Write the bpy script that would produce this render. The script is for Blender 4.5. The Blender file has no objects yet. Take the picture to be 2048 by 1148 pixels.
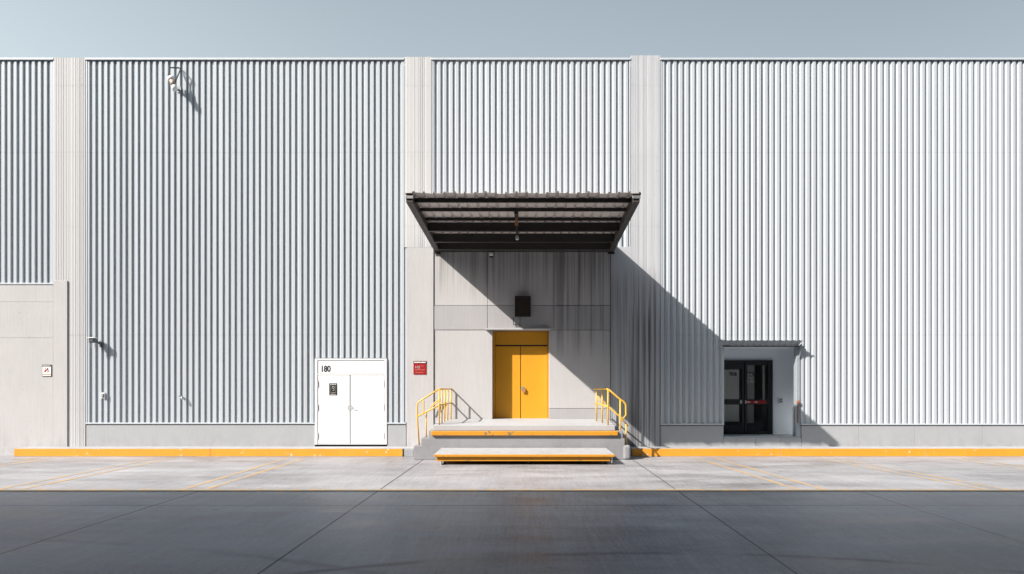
import bpy, bmesh, math, random
from mathutils import Vector
random.seed(7)
scene = bpy.context.scene
COL = scene.collection

# ------------------------------------------------------------------ camera
# facade plane at y = 0, camera 20 m in front of it, 2.04 m above the yard; x right, z up
D, S, PX, PY, H = 20.0, 66.0, 1057.0, 774.0, 2.04
cam = bpy.data.cameras.new("camera")
cam.lens = 36.0 * (S * D) / 2048.0
cam.sensor_width = 36.0
cam.shift_x = (1024 - PX) / 2048.0
cam.shift_y = (PY - 574) / 2048.0
cam.clip_start = 0.1
cam.clip_end = 2000
cam_ob = bpy.data.objects.new("camera", cam)
cam_ob.location = (0, -D, H)
cam_ob.rotation_euler = (math.radians(90), 0, 0)
COL.objects.link(cam_ob)
scene.camera = cam_ob

# ------------------------------------------------------------------ light
SUN = Vector((1.44, 1.0, -1.31))              # the way the light travels
to_sun = (-SUN).normalized()
sun_el = math.asin(to_sun.z)
sun_rot = math.atan2(to_sun.x, to_sun.y)
w = bpy.data.worlds.new("World")
scene.world = w
w.use_nodes = True
nt = w.node_tree
bg = nt.nodes['Background']
sky = nt.nodes.new('ShaderNodeTexSky')
sky.sky_type = 'NISHITA'
sky.sun_disc = False
sky.sun_elevation = sun_el
sky.sun_rotation = sun_rot
sky.air_density = 1.0
sky.dust_density = 2.5
sky.ozone_density = 1.0
hsv = nt.nodes.new('ShaderNodeHueSaturation')
hsv.inputs['Saturation'].default_value = 0.43
nt.links.new(sky.outputs[0], hsv.inputs['Color'])
tint = nt.nodes.new('ShaderNodeMix'); tint.data_type = 'RGBA'; tint.blend_type = 'MULTIPLY'
tint.inputs[0].default_value = 1.0
tint.inputs[7].default_value = (1.03, 1.10, 1.03, 1)
nt.links.new(hsv.outputs[0], tint.inputs[6])
# a thin veil of high haze, thicker low down on the sun's side of the sky
tc = nt.nodes.new('ShaderNodeTexCoord')
sx3 = nt.nodes.new('ShaderNodeSeparateXYZ'); nt.links.new(tc.outputs['Generated'], sx3.inputs[0])
vx = nt.nodes.new('ShaderNodeMapRange'); vx.interpolation_type = 'SMOOTHSTEP'
nt.links.new(sx3.outputs[0], vx.inputs[0])
vx.inputs[1].default_value = 0.05; vx.inputs[2].default_value = -0.85; vx.inputs[3].default_value = 0.0; vx.inputs[4].default_value = 0.75
vz = nt.nodes.new('ShaderNodeMapRange'); vz.interpolation_type = 'SMOOTHSTEP'
nt.links.new(sx3.outputs[2], vz.inputs[0])
vz.inputs[1].default_value = 0.65; vz.inputs[2].default_value = 0.15; vz.inputs[3].default_value = 0.0; vz.inputs[4].default_value = 1.0
vm = nt.nodes.new('ShaderNodeMath'); vm.operation = 'MULTIPLY'
nt.links.new(vx.outputs[0], vm.inputs[0]); nt.links.new(vz.outputs[0], vm.inputs[1])
# the sky deepens away from the sun
dk = nt.nodes.new('ShaderNodeMapRange'); dk.interpolation_type = 'SMOOTHSTEP'
nt.links.new(sx3.outputs[0], dk.inputs[0])
dk.inputs[1].default_value = -0.1; dk.inputs[2].default_value = 0.6; dk.inputs[3].default_value = 1.02; dk.inputs[4].default_value = 0.76
sz3 = nt.nodes.new('ShaderNodeMapRange')          # bluer overhead than low down
nt.links.new(sx3.outputs[2], sz3.inputs[0])
sz3.inputs[1].default_value = 0.58; sz3.inputs[2].default_value = 0.9; sz3.inputs[3].default_value = 0.43; sz3.inputs[4].default_value = 0.95
nt.links.new(sz3.outputs[0], hsv.inputs['Saturation'])
dusk = nt.nodes.new('ShaderNodeVectorMath'); dusk.operation = 'SCALE'
nt.links.new(tint.outputs[2], dusk.inputs[0]); nt.links.new(dk.outputs[0], dusk.inputs['Scale'])
veil = nt.nodes.new('ShaderNodeMix'); veil.data_type = 'RGBA'
nt.links.new(vm.outputs[0], veil.inputs[0]); nt.links.new(dusk.outputs[0], veil.inputs[6])
veil.inputs[7].default_value = (4.1, 4.6, 4.9, 1)
nt.links.new(veil.outputs[2], bg.inputs['Color'])
bg.inputs['Strength'].default_value = 0.105
sl = bpy.data.lights.new("sun", 'SUN')
sl.energy = 4.6
sl.angle = math.radians(0.5)
sl.color = (1.0, 0.915, 0.825)
so = bpy.data.objects.new("sun", sl)
so.rotation_euler = SUN.to_track_quat('-Z', 'Y').to_euler()
so.location = (-20, -20, 30)
COL.objects.link(so)
scene.view_settings.view_transform = 'Standard'
scene.view_settings.look = 'None'
scene.view_settings.gamma = 1
scene.view_settings.exposure = 0.85
scene.cycles.max_bounces = 8
scene.cycles.diffuse_bounces = 4

# ------------------------------------------------------------------ helpers
def P(px, py, d=0.0):
    """where a thing seen at (px, py) of the survey photo stands, d metres in front of the facade"""
    k = (D - d) / D / S
    return Vector(((px - PX) * k, -d, H - (py - PY) * k))
def X(px, d=0.0): return P(px, PY, d).x
def Z(py, d=0.0): return P(PX, py, d).z

class MB:
    def __init__(s): s.v, s.f, s.m = [], [], []
    def add(s, vs, fs, mi=0):
        o = len(s.v)
        s.v += [tuple(v) for v in vs]
        s.f += [tuple(i + o for i in f) for f in fs]
        s.m += [mi] * len(fs)
    def box(s, x0, x1, d0, d1, z0, z1, mi=0):
        y0, y1 = -d1, -d0
        if x0 > x1: x0, x1 = x1, x0
        if z0 > z1: z0, z1 = z1, z0
        s.add([(x0,y0,z0),(x1,y0,z0),(x1,y1,z0),(x0,y1,z0),(x0,y0,z1),(x1,y0,z1),(x1,y1,z1),(x0,y1,z1)],
              [(3,2,1,0),(4,5,6,7),(0,1,5,4),(1,2,6,5),(2,3,7,6),(3,0,4,7)], mi)
        return s
    def hexa(s, c8, mi=0):
        s.add(c8, [(3,2,1,0),(4,5,6,7),(0,1,5,4),(1,2,6,5),(2,3,7,6),(3,0,4,7)], mi); return s
    def prism(s, poly, d0, d1, mi=0):
        """poly: counter-clockwise (x, z) outline seen from the yard, from depth d0 (back) to d1 (front)"""
        n = len(poly)
        vs = [(x, -d1, z) for x, z in poly] + [(x, -d0, z) for x, z in poly]
        fs = [tuple(range(n)), tuple(range(2*n-1, n-1, -1))] + [(i, i+n, (i+1) % n + n, (i+1) % n) for i in range(n)]
        s.add(vs, fs, mi); return s
    def tube(s, pts, r, n=10, cap=True, mi=0):
        pts = [Vector(p) for p in pts]
        rs = r if isinstance(r, (list, tuple)) else [r] * len(pts)
        rings = []
        up = None
        for i, p in enumerate(pts):
            a = pts[max(i-1, 0)]; b = pts[min(i+1, len(pts)-1)]
            t = (b - a).normalized()
            if up is None:
                up = Vector((0,0,1)) if abs(t.z) < 0.9 else Vector((1,0,0))
            u = (up - t * up.dot(t)).normalized(); v = t.cross(u); up = u
            sc = 1.0
            if 0 < i < len(pts)-1:
                c = (p-a).normalized().dot((b-p).normalized())
                sc = 1.0 / max(0.5, math.sqrt(max(0.0, (1+c)/2)))
                sc = 1 + (sc-1)*0.5
            rings.append([p + (u*math.cos(2*math.pi*k/n) + v*math.sin(2*math.pi*k/n)) * rs[i]*sc for k in range(n)])
        vs = [v for r_ in rings for v in r_]
        fs = []
        for i in range(len(pts)-1):
            for k in range(n):
                fs.append((i*n+k, i*n+(k+1) % n, (i+1)*n+(k+1) % n, (i+1)*n+k))
        if cap:
            fs.append(tuple(range(n-1, -1, -1))); fs.append(tuple(range((len(pts)-1)*n, len(pts)*n)))
        s.add(vs, fs, mi); return s
    def build(s, name, mat, parent=None, bevel=0.0, smooth=False, segs=2):
        me = bpy.data.meshes.new(name)
        me.from_pydata(s.v, [], s.f)
        for m in (mat if isinstance(mat, (list, tuple)) else [mat]): me.materials.append(m)
        for p, mi in zip(me.polygons, s.m):
            p.material_index = mi
            p.use_smooth = smooth
        bm = bmesh.new(); bm.from_mesh(me)
        bmesh.ops.recalc_face_normals(bm, faces=bm.faces); bm.to_mesh(me); bm.free()
        ob = bpy.data.objects.new(name, me)
        COL.objects.link(ob)
        hook(ob, parent)
        if bevel:
            b = ob.modifiers.new("bevel", 'BEVEL'); b.width = bevel; b.segments = segs; b.limit_method = 'ANGLE'
            b.angle_limit = math.radians(40)
        return ob

def world_of(o):
    v = Vector((0,0,0))
    while o is not None:
        v += o.location; o = o.parent
    return v
def hook(ob, parent):
    if parent is not None:
        ob.parent = parent
        ob.location = -world_of(parent)
def tag(o, label=None, cat=None, group=None, kind=None):
    if label: o['label'] = label
    if cat: o['category'] = cat
    if group: o['group'] = group
    if kind: o['kind'] = kind
    return o
def thing(name, label, cat, loc, group=None):
    o = bpy.data.objects.new(name, None)
    o.empty_display_size = 0.2
    o.location = loc
    COL.objects.link(o)
    return tag(o, label, cat, group)
def grow(ob, loc):
    """move a top-level mesh's origin to its base"""
    loc = Vector(loc)
    for v in ob.data.vertices: v.co -= loc
    ob.location = loc
    return ob

def lettering(text, size, loc, mat, parent=None, name='lettering', depth=0.002, align='LEFT', sx=1.0, bold=0.0):
    cu = bpy.data.curves.new(name, 'FONT')
    cu.body = text; cu.size = size; cu.extrude = depth; cu.align_x = align; cu.offset = bold
    tmp = bpy.data.objects.new("tmp", cu)
    COL.objects.link(tmp)
    bpy.context.view_layer.update()
    dg = bpy.context.evaluated_depsgraph_get()
    me = bpy.data.meshes.new_from_object(tmp.evaluated_get(dg))
    bpy.data.objects.remove(tmp); bpy.data.curves.remove(cu)
    loc = Vector(loc)
    for v in me.vertices:                     # text lies in xy: stand it up, facing the yard
        x, y, z = v.co
        v.co = Vector((x*sx, -z, y)) + loc
    me.materials.clear(); me.materials.append(mat)
    me.name = name
    ob = bpy.data.objects.new(name, me)
    COL.objects.link(ob)
    hook(ob, parent)
    return ob

def small_print(m, x0, x1, z, h, f, seed, gap=0.35):
    """a line of print too small to read: short uneven strokes"""
    q_ = random.Random(seed); xx = x0
    while xx < x1:
        wd = h*q_.uniform(0.35, 0.9)
        m.box(xx, min(xx+wd, x1), f, f+0.002, z+h*q_.uniform(0, 0.12), z+h*q_.uniform(0.75, 1.0))
        xx += wd + h*gap*q_.uniform(0.5, 1.2)

# ------------------------------------------------------------------ materials
class NB:
    def __init__(s, name):
        s.mat = bpy.data.materials.new(name); s.mat.use_nodes = True
        s.t = s.mat.node_tree; s.n = s.t.nodes; s.l = s.t.links
        s.b = s.n['Principled BSDF']
        s.g = s.n.new('ShaderNodeNewGeometry')
    def pos(s, scale=(1,1,1), rot=(0,0,0), loc=(0,0,0)):
        m = s.n.new('ShaderNodeMapping')
        m.inputs['Scale'].default_value = scale; m.inputs['Rotation'].default_value = rot; m.inputs['Location'].default_value = loc
        s.l.new(s.g.outputs['Position'], m.inputs['Vector']); return m.outputs[0]
    def noise(s, scale=(1,1,1), detail=4, rough=0.55, rot=(0,0,0), loc=(0,0,0), dist=0.0):
        n = s.n.new('ShaderNodeTexNoise'); n.inputs['Scale'].default_value = 1.0
        n.inputs['Detail'].default_value = detail; n.inputs['Roughness'].default_value = rough
        n.inputs['Distortion'].default_value = dist
        s.l.new(s.pos(scale, rot, loc), n.inputs['Vector']); return n.outputs['Fac']
    def sep(s):
        if not hasattr(s, '_sep'):
            s._sep = s.n.new('ShaderNodeSeparateXYZ'); s.l.new(s.g.outputs['Position'], s._sep.inputs[0])
        return s._sep.outputs
    def math(s, op, a, b=None, c=None, clamp=False):
        n = s.n.new('ShaderNodeMath'); n.operation = op; n.use_clamp = clamp
        for i, v in enumerate((a, b, c)):
            if v is None: continue
            if isinstance(v, (int, float)): n.inputs[i].default_value = v
            else: s.l.new(v, n.inputs[i])
        return n.outputs[0]
    def ramp(s, x, a, b, lo=0.0, hi=1.0):
        n = s.n.new('ShaderNodeMapRange'); n.interpolation_type = 'SMOOTHSTEP'
        s.l.new(x, n.inputs[0]); n.inputs[1].default_value = a; n.inputs[2].default_value = b
        n.inputs[3].default_value = lo; n.inputs[4].default_value = hi; return n.outputs[0]
    def mix(s, f, a, b):
        n = s.n.new('ShaderNodeMix'); n.data_type = 'RGBA'
        for i, v in ((0, f), (6, a), (7, b)):
            if isinstance(v, (int, float)): n.inputs[i].default_value = v
            elif isinstance(v, (tuple, list)): n.inputs[i].default_value = (*v, 1) if len(v) == 3 else v
            else: s.l.new(v, n.inputs[i])
        return n.outputs[2]
    def scale_col(s, col, f):
        n = s.n.new('ShaderNodeVectorMath'); n.operation = 'SCALE'
        if isinstance(col, (tuple, list)): n.inputs[0].default_value = col
        else: s.l.new(col, n.inputs[0])
        if isinstance(f, (int, float)): n.inputs['Scale'].default_value = f
        else: s.l.new(f, n.inputs['Scale'])
        return n.outputs[0]
    def var(s, parts):
        """1 + sum amp*(noise-0.5)"""
        acc = 1.0
        for n, a in parts:
            t = s.math('MULTIPLY', s.math('SUBTRACT', n, 0.5), a)
            acc = s.math('ADD', t, acc)
        return acc
    def bump(s, h, strength, dist=0.01):
        b = s.n.new('ShaderNodeBump'); b.inputs['Strength'].default_value = strength; b.inputs['Distance'].default_value = dist
        s.l.new(h, b.inputs['Height']); s.l.new(b.outputs[0], s.b.inputs['Normal'])
    def out(s, col=None, rough=None, metal=None, spec=None):
        for k, v in (('Base Color', col), ('Roughness', rough), ('Metallic', metal), ('Specular IOR Level', spec)):
            if v is None: continue
            if isinstance(v, (int, float)): s.b.inputs[k].default_value = v
            elif isinstance(v, (tuple, list)): s.b.inputs[k].default_value = (*v, 1)
            else: s.l.new(v, s.b.inputs[k])
        return s.mat

def plain(name, col, rough=0.5, metal=0.0, spec=0.5, wear=0.10, scale=9.0):
    b = NB(name)
    n = b.noise((scale,)*3, 5)
    f = b.noise((scale*9,)*3, 3)
    c = b.scale_col(col, b.var([(n, wear*2), (f, wear)]))
    b.bump(f, 0.06, 0.004)
    return b.out(c, b.math('ADD', b.math('MULTIPLY', b.math('SUBTRACT', n, 0.5), 0.25), rough), metal, spec)

def cladding_mat(name, col, rough):
    b = NB(name)
    x, y, z = b.sep()[0], b.sep()[1], b.sep()[2]
    streak = b.noise((3.2, 3.2, 0.12), 4)              # rain streaks
    sheet = b.noise((1.1, 0.0, 0.02), 1, loc=(3,0,0))  # tone of the single sheets
    fine = b.noise((40, 40, 1.5), 3)
    seam = None
    for zz in (3.62, 9.15):                            # lap joints of the sheets
        d = b.math('ABSOLUTE', b.math('SUBTRACT', z, zz))
        m = b.ramp(d, 0.006, 0.014, 1, 0)
        seam = m if seam is None else b.math('MAXIMUM', seam, m)
    v = b.var([(streak, 0.10), (sheet, 0.18), (fine, 0.05)])
    v = b.math('MULTIPLY', v, b.math('SUBTRACT', 1.0, b.math('MULTIPLY', seam, 0.14)))
    low = b.ramp(z, 0.7, 1.6, 1, 0)
    splash = b.math('MULTIPLY', low, b.ramp(b.noise((5, 5, 2.0), 5), 0.45, 0.75, 0, 0.18))
    c = b.mix(splash, b.scale_col(col, v), (0.42, 0.38, 0.33))
    b.bump(b.noise((1.2, 1.2, 0.5), 3), 0.035, 0.01)
    return b.out(c, b.math('ADD', b.math('MULTIPLY', streak, 0.2), rough), 0.0, 0.25)

def concrete_mat(name, col, stains=(), grain=1.0, rough=0.85, fade=0.15):
    b = NB(name)
    x, y, z = b.sep()[0], b.sep()[1], b.sep()[2]
    brd = b.noise((26, 26, 1.1), 4)                    # brushed vertical grain
    brd2 = b.noise((75, 75, 5.0), 3)
    blot = b.noise((0.9, 0.9, 0.55), 5, loc=(5, 2, 1))
    pit = b.noise((55, 55, 55), 3)
    holes = b.ramp(b.noise((16, 16, 16), 2, loc=(2, 9, 4)), 0.70, 0.76, 0, 1)
    v = b.var([(brd, 0.16*grain), (brd2, 0.10*grain), (blot, 0.22), (pit, 0.14)])
    v = b.math('MULTIPLY', v, b.math('SUBTRACT', 1.0, b.math('MULTIPLY', holes, 0.18)))
    for (x0, x1, z0, z1, amt) in stains:               # run-off stains
        run = b.ramp(b.noise((11.0, 11.0, 0.10), 5, 0.65, loc=(x0*3, 0, 0)), 0.38, 0.66)
        fad = b.noise((1.5, 1.5, 0.8), 4)
        mx = b.math('MULTIPLY', b.ramp(x, x0, x0+0.25), b.ramp(x, x1-0.25, x1, 1, 0))
        mz = b.math('MULTIPLY', b.ramp(b.math('ADD', z, b.math('MULTIPLY', fad, 1.2)), z0, z0+1.5), b.ramp(z, z1-fade, z1, 1, 0))
        m = b.math('MULTIPLY', b.math('MULTIPLY', run, mx), b.math('MULTIPLY', mz, amt))
        v = b.math('MULTIPLY', v, b.math('SUBTRACT', 1.0, m))
    foot = b.math('MULTIPLY', b.ramp(z, 0.25, 0.75, 1, 0), b.ramp(b.noise((4, 4, 3), 5, loc=(1, 1, 7)), 0.40, 0.70, 0, 0.11))
    v = b.math('MULTIPLY', v, b.math('SUBTRACT', 1.0, foot))
    h = b.math('ADD', b.math('MULTIPLY', brd, 0.8), b.math('ADD', b.math('MULTIPLY', pit, 0.7), b.math('MULTIPLY', holes, -0.8)))
    b.bump(h, 0.35, 0.012)
    return b.out(b.scale_col(col, v), rough, 0, 0.3)

def ground_mat():
    b = NB("yard_concrete")
    x, y = b.sep()[0], b.sep()[1]
    big = b.noise((0.16, 0.30, 1), 5, 0.6, loc=(3, 1, 0))
    mid = b.noise((0.55, 1.6, 1), 5, 0.6, rot=(0, 0, 0.10), dist=0.4)
    swp = b.noise((7.0, 0.55, 1), 5, 0.65, dist=0.3)     # broom strokes, square to the building
    swp2 = b.noise((26, 1.2, 1), 3, 0.6)
    swx = b.ramp(b.math('ABSOLUTE', b.math('ADD', x, -0.4)), 2.0, 9.0, 1, 0.5)
    fine = b.noise((60, 60, 1), 3)
    v = b.var([(big, 1.1), (mid, 1.25), (swp, 0.42), (fine, 0.40), (b.noise((20, 9, 1), 5, 0.8), 0.85)])
    v = b.math('ADD', v, b.math('MULTIPLY', b.math('MULTIPLY', b.math('SUBTRACT', swp2, 0.5), 0.42), swx))
    # saw-cut joints
    j = None
    for xx, wd in ((-2.95, 0.011), (2.93, 0.008), (-6.45, 0.010), (6.48, 0.008), (-9.95, 0.008), (9.98, 0.008), (-13.4, 0.008), (13.5, 0.008)):
        m = b.ramp(b.math('ABSOLUTE', b.math('SUBTRACT', x, xx)), wd, wd*1.7, 1, 0)
        if abs(xx) > 3:
            m = b.math('MULTIPLY', m, b.ramp(y, -7.2, -7.0, 1, 0.0))
        j = m if j is None else b.math('MAXIMUM', j, m)
    for yy in (-8.62, -15.2, -22.0):
        m = b.ramp(b.math('ABSOLUTE', b.math('SUBTRACT', y, yy)), 0.010, 0.018, 1, 0)
        j = b.math('MAXIMUM', j, m)
    # tyre scuffs: broken arcs
    t = None
    for cx, cy, r, wd, a in ((1.5, -21.5, 9.6, 0.13, 0.5), (1.5, -21.5, 8.0, 0.13, 0.45), (-9.0, -27.0, 16.0, 0.14, 0.30), (16.0, -26.0, 15.6, 0.15, 0.45), (16.0, -26.0, 14.0, 0.15, 0.45), (12, -20, 8.2, 0.10, 0.35)):
        dx = b.math('SUBTRACT', x, cx); dy = b.math('SUBTRACT', y, cy)
        rr = b.math('SQRT', b.math('ADD', b.math('MULTIPLY', dx, dx), b.math('MULTIPLY', dy, dy)))
        m = b.math('MULTIPLY', b.ramp(b.math('ABSOLUTE', b.math('SUBTRACT', rr, r)), 0.0, wd, 1, 0), a)
        t = m if t is None else b.math('MAXIMUM', t, m)
    t = b.math('MULTIPLY', t, b.ramp(b.noise((0.7, 0.7, 1), 4, loc=(8, 8, 0)), 0.38, 0.62))
    spots = b.ramp(b.noise((1.4, 1.4, 1), 3, loc=(4, 7, 0)), 0.68, 0.76, 0, 0.35)
    v = b.math('MULTIPLY', v, b.math('SUBTRACT', 1.0, t))
    v = b.math('MULTIPLY', v, b.math('SUBTRACT', 1.0, spots))
    c = b.mix(b.math('MULTIPLY', j, 0.9), b.scale_col((0.288, 0.290, 0.310), v), (0.02, 0.02, 0.022))
    b.bump(b.math('ADD', b.math('ADD', b.math('MULTIPLY', swp, 0.6), b.math('MULTIPLY', fine, 0.5)), b.math('MULTIPLY', j, -2.0)), 0.22, 0.01)
    r = b.math('ADD', 0.42, b.math('MULTIPLY', b.math('SUBTRACT', mid, 0.5), 0.5))
    return b.out(c, r, 0, 0.06)

def worn_paint(name, col, under, amt=0.70, rough=0.45, scale=7.0, dirt=0.2):
    b = NB(name)
    n = b.noise((scale,)*3, 6, 0.65)
    f = b.noise((scale*7,)*3, 3)
    d = b.noise((1.3, 1.3, 1.0), 4)
    chip = b.ramp(n, amt, amt+0.03)
    c = b.scale_col(col, b.var([(n, 0.10), (f, 0.08), (d, dirt)]))
    c = b.mix(chip, c, under)
    b.bump(b.math('SUBTRACT', f, chip), 0.12, 0.004)
    return b.out(c, rough, 0, 0.45)

def line_paint():
    b = NB("faded_line_paint")
    n = b.noise((6, 3, 1), 6, 0.7)
    f = b.noise((50, 50, 1), 3)
    c = b.mix(b.ramp(n, 0.36, 0.58), (0.56, 0.33, 0.10), (0.34, 0.31, 0.27))
    return b.out(b.scale_col(c, b.var([(f, 0.2)])), 0.7, 0, 0.3)

M = {}
M['clad'] = cladding_mat("painted_cladding", (0.440, 0.480, 0.525), 0.42)
M['pil'] = cladding_mat("pilaster_sheet", (0.485, 0.490, 0.510), 0.55)
M['trim'] = plain("trim_metal", (0.468, 0.510, 0.559), 0.4, wear=0.06)
M['trimdark'] = plain("dark_trim", (0.07, 0.08, 0.09), 0.5)
CONC = (0.450, 0.447, 0.462)
M['conc'] = concrete_mat("wall_concrete", CONC)
M['plinth'] = concrete_mat("plinth_concrete", (0.351, 0.365, 0.390), grain=0.4)
M['concstain'] = concrete_mat("stained_concrete", CONC, stains=((-2.9, 2.6, 5.0, 6.3, 0.42), (0.6, 2.7, 3.2, 6.3, 0.45)))
M['concband'] = concrete_mat('band_concrete', (0.365, 0.365, 0.385), stains=((0.6, 2.7, 3.2, 6.3, 0.4),))
M['pilstainshade'] = concrete_mat("streaked_shaded_pier", (0.419, 0.435, 0.469), stains=((2.3, 4.3, -1.2, 5.9, 0.50), (2.9, 4.3, -1.0, 4.9, 0.70)), grain=0.6, fade=1.1)  # run-off streaks, the second made stronger to deepen the canopy shadow in the colour
M['steps'] = concrete_mat("step_concrete", (0.258, 0.265, 0.285), grain=0.3)
M['walk'] = concrete_mat("pavement_concrete", (0.390, 0.400, 0.422), grain=0.2)
M['ground'] = ground_mat()
M['kerby'] = worn_paint("kerb_yellow", (0.70, 0.305, 0.03), (0.62, 0.58, 0.5), 0.63, 0.5, 5.0, 0.25)
M['doory'] = worn_paint("door_yellow", (0.66, 0.315, 0.026), (0.55, 0.38, 0.12), 0.80, 0.35, 3.0, 0.08)
M['raily'] = worn_paint("rail_yellow", (0.72, 0.41, 0.045), (0.30, 0.20, 0.10), 0.66, 0.35, 14.0, 0.15)
M['nosey'] = worn_paint("nosing_yellow", (0.58, 0.255, 0.02), (0.20, 0.15, 0.08), 0.61, 0.5, 6.0, 0.25)
M['line'] = line_paint()
M['white'] = plain("white_door_paint", (0.76, 0.79, 0.83), 0.4, wear=0.03, scale=3)
M['whitetrim'] = plain("white_frame_paint", (0.66, 0.68, 0.71), 0.45, wear=0.05)
M['gap'] = plain("dark_gap", (0.03, 0.025, 0.02), 0.8)
M['steel'] = plain("dark_steel", (0.022, 0.020, 0.019), 0.55, 0.0, wear=0.3, scale=5)
M['beam'] = plain("weathered_beam", (0.050, 0.044, 0.041), 0.6, 0.0, wear=0.35, scale=4)
M['roofsheet'] = plain("canopy_sheet", (0.60, 0.55, 0.52), 0.5, 0.0, wear=0.2, scale=2.5)
M['galv'] = plain("galvanised", (0.50, 0.51, 0.52), 0.35, 0.7, wear=0.12)
M['grey'] = plain("grey_wall_paint", (0.780, 0.840, 0.907), 0.6, wear=0.05, scale=2)
M['greymetal'] = plain("grey_post_paint", (0.292, 0.330, 0.369), 0.5, wear=0.2)
M['black'] = plain("black_frame", (0.018, 0.02, 0.023), 0.4, wear=0.1)
M['dark'] = plain("dark_interior", (0.02, 0.021, 0.023), 0.8)
M['brown'] = plain("brown_black_box", (0.035, 0.024, 0.020), 0.5, wear=0.25)
M['copper'] = plain("rusty_brass", (0.42, 0.22, 0.11), 0.5, 0.2, wear=0.35, scale=30)
M['lampbrown'] = plain('brown_lamp_glass', (0.38, 0.30, 0.25), 0.5, wear=0.3, scale=25)
M['rustdark'] = plain('dark_rust', (0.15, 0.10, 0.075), 0.8, 0, wear=0.6, scale=18)
M['rust'] = plain("rust", (0.30, 0.12, 0.06), 0.8, 0, wear=0.5, scale=25)
M['red'] = plain("sign_red", (0.30, 0.012, 0.016), 0.4, wear=0.12)
M['signwhite'] = plain("sign_white", (0.82, 0.82, 0.80), 0.4, wear=0.03)
M['ink'] = plain("black_ink", (0.012, 0.012, 0.014), 0.5)
M['inkpale'] = plain("pale_ink", (0.62, 0.60, 0.56), 0.5)
M['inkpink'] = plain("pink_ink", (0.55, 0.20, 0.16), 0.5)
M['bluegrey'] = plain("white_lamp_enamel", (0.702, 0.700, 0.717), 0.4, wear=0.15, scale=20)
M['blind'] = plain("pale_blind", (0.78, 0.82, 0.80), 0.7, wear=0.06)
M['blind2'] = plain("smoky_blind", (0.42, 0.44, 0.45), 0.7, wear=0.06)
M['opposite'] = concrete_mat("opposite_wall_render", (0.06, 0.062, 0.066))
M['pole'] = plain("dull_grey", (0.35, 0.35, 0.35), 0.5)

def glass_mat():
    b = NB("door_glass")
    tr = b.n.new('ShaderNodeBsdfTransparent'); tr.inputs[0].default_value = (0.95, 0.96, 0.96, 1)
    gl = b.n.new('ShaderNodeBsdfGlossy'); gl.inputs['Roughness'].default_value = 0.02
    fr = b.n.new('ShaderNodeFresnel'); fr.inputs[0].default_value = 1.5
    mx = b.n.new('ShaderNodeMixShader')
    b.l.new(fr.outputs[0], mx.inputs[0]); b.l.new(tr.outputs[0], mx.inputs[1]); b.l.new(gl.outputs[0], mx.inputs[2])
    b.l.new(mx.outputs[0], b.n['Material Output'].inputs[0])
    return b.mat
M['glass'] = glass_mat()

# ------------------------------------------------------------------ ground, pavement, kerbs, lines
g = MB(); g.add([(-200,-200,0),(200,-200,0),(200,200,0),(-200,200,0)], [(0,1,2,3)])
tag(g.build('ground', M['ground']), kind='structure')

KD = 0.66
pv = MB()
pv.box(X(28, KD), X(826, 1.4), -0.6, KD-0.07, 0.0, 0.238)
pv.box(X(1262, 1.5), 27, -0.6, KD-0.07, 0.0, 0.238)
tag(pv.build('pavement', M['walk'], bevel=0.008), kind='structure')
def kerb(x0, x1, dd, ztop, mats):
    k = MB()
    k.box(x0, x1, KD-0.066, dd-0.004, 0.0, ztop, 0)
    if len(mats) > 1: k.box(x0+0.002, x1-0.002, dd-0.0035, dd, 0.012, ztop-0.012, 1)
    return tag(k.build('kerb', mats, bevel=0.006), kind='structure')
x = X(28, KD); 
kerb(X(28, KD), X(420, KD)-0.004, KD, 0.24, [M['walk'], M['kerby']])
kerb(X(420, KD)+0.004, X(805, KD), KD, 0.24, [M['walk'], M['kerby']])
kerb(X(806, KD)+0.01, X(826, KD), KD-0.03, 0.20, [M['plinth']])
xs = [X(1264, KD), X(1282, KD), 7.4, 11.6, 15.9, 20.2, 26.9]
for a, b_ in zip(xs, xs[1:]):
    kerb(a+0.003, b_-0.003, KD, 0.245, [M['walk'], M['kerby']])

def strip(x0, d0, x1, d1, wd, name='parking_line', z=0.004):
    m = MB()
    n = Vector((x1-x0, -(d1-d0), 0)).normalized(); q = Vector((-n.y, n.x, 0)) * wd/2
    a, b_ = Vector((x0, -d0, z)), Vector((x1, -d1, z))
    m.add([a+q, a-q, b_-q, b_+q], [(0,1,2,3)])
    return tag(m.build(name, M['line']), kind='structure')
for x0, x1 in ((-6.90, -6.86), (-6.38, -6.42), (-10.62, -10.55), (-10.15, -10.10), (-14.05, -14.1), (-13.6, -13.6),
               (4.82, 5.36), (5.36, 5.88), (8.30, 9.10), (8.78, 9.50), (11.95, 12.9), (12.45, 13.35)):
    strip(x0, 1.15, x1, 6.85, 0.10)
strip(-30, 7.0, 30, 7.0, 0.24, 'bay_edge_line', 0.008)

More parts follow.
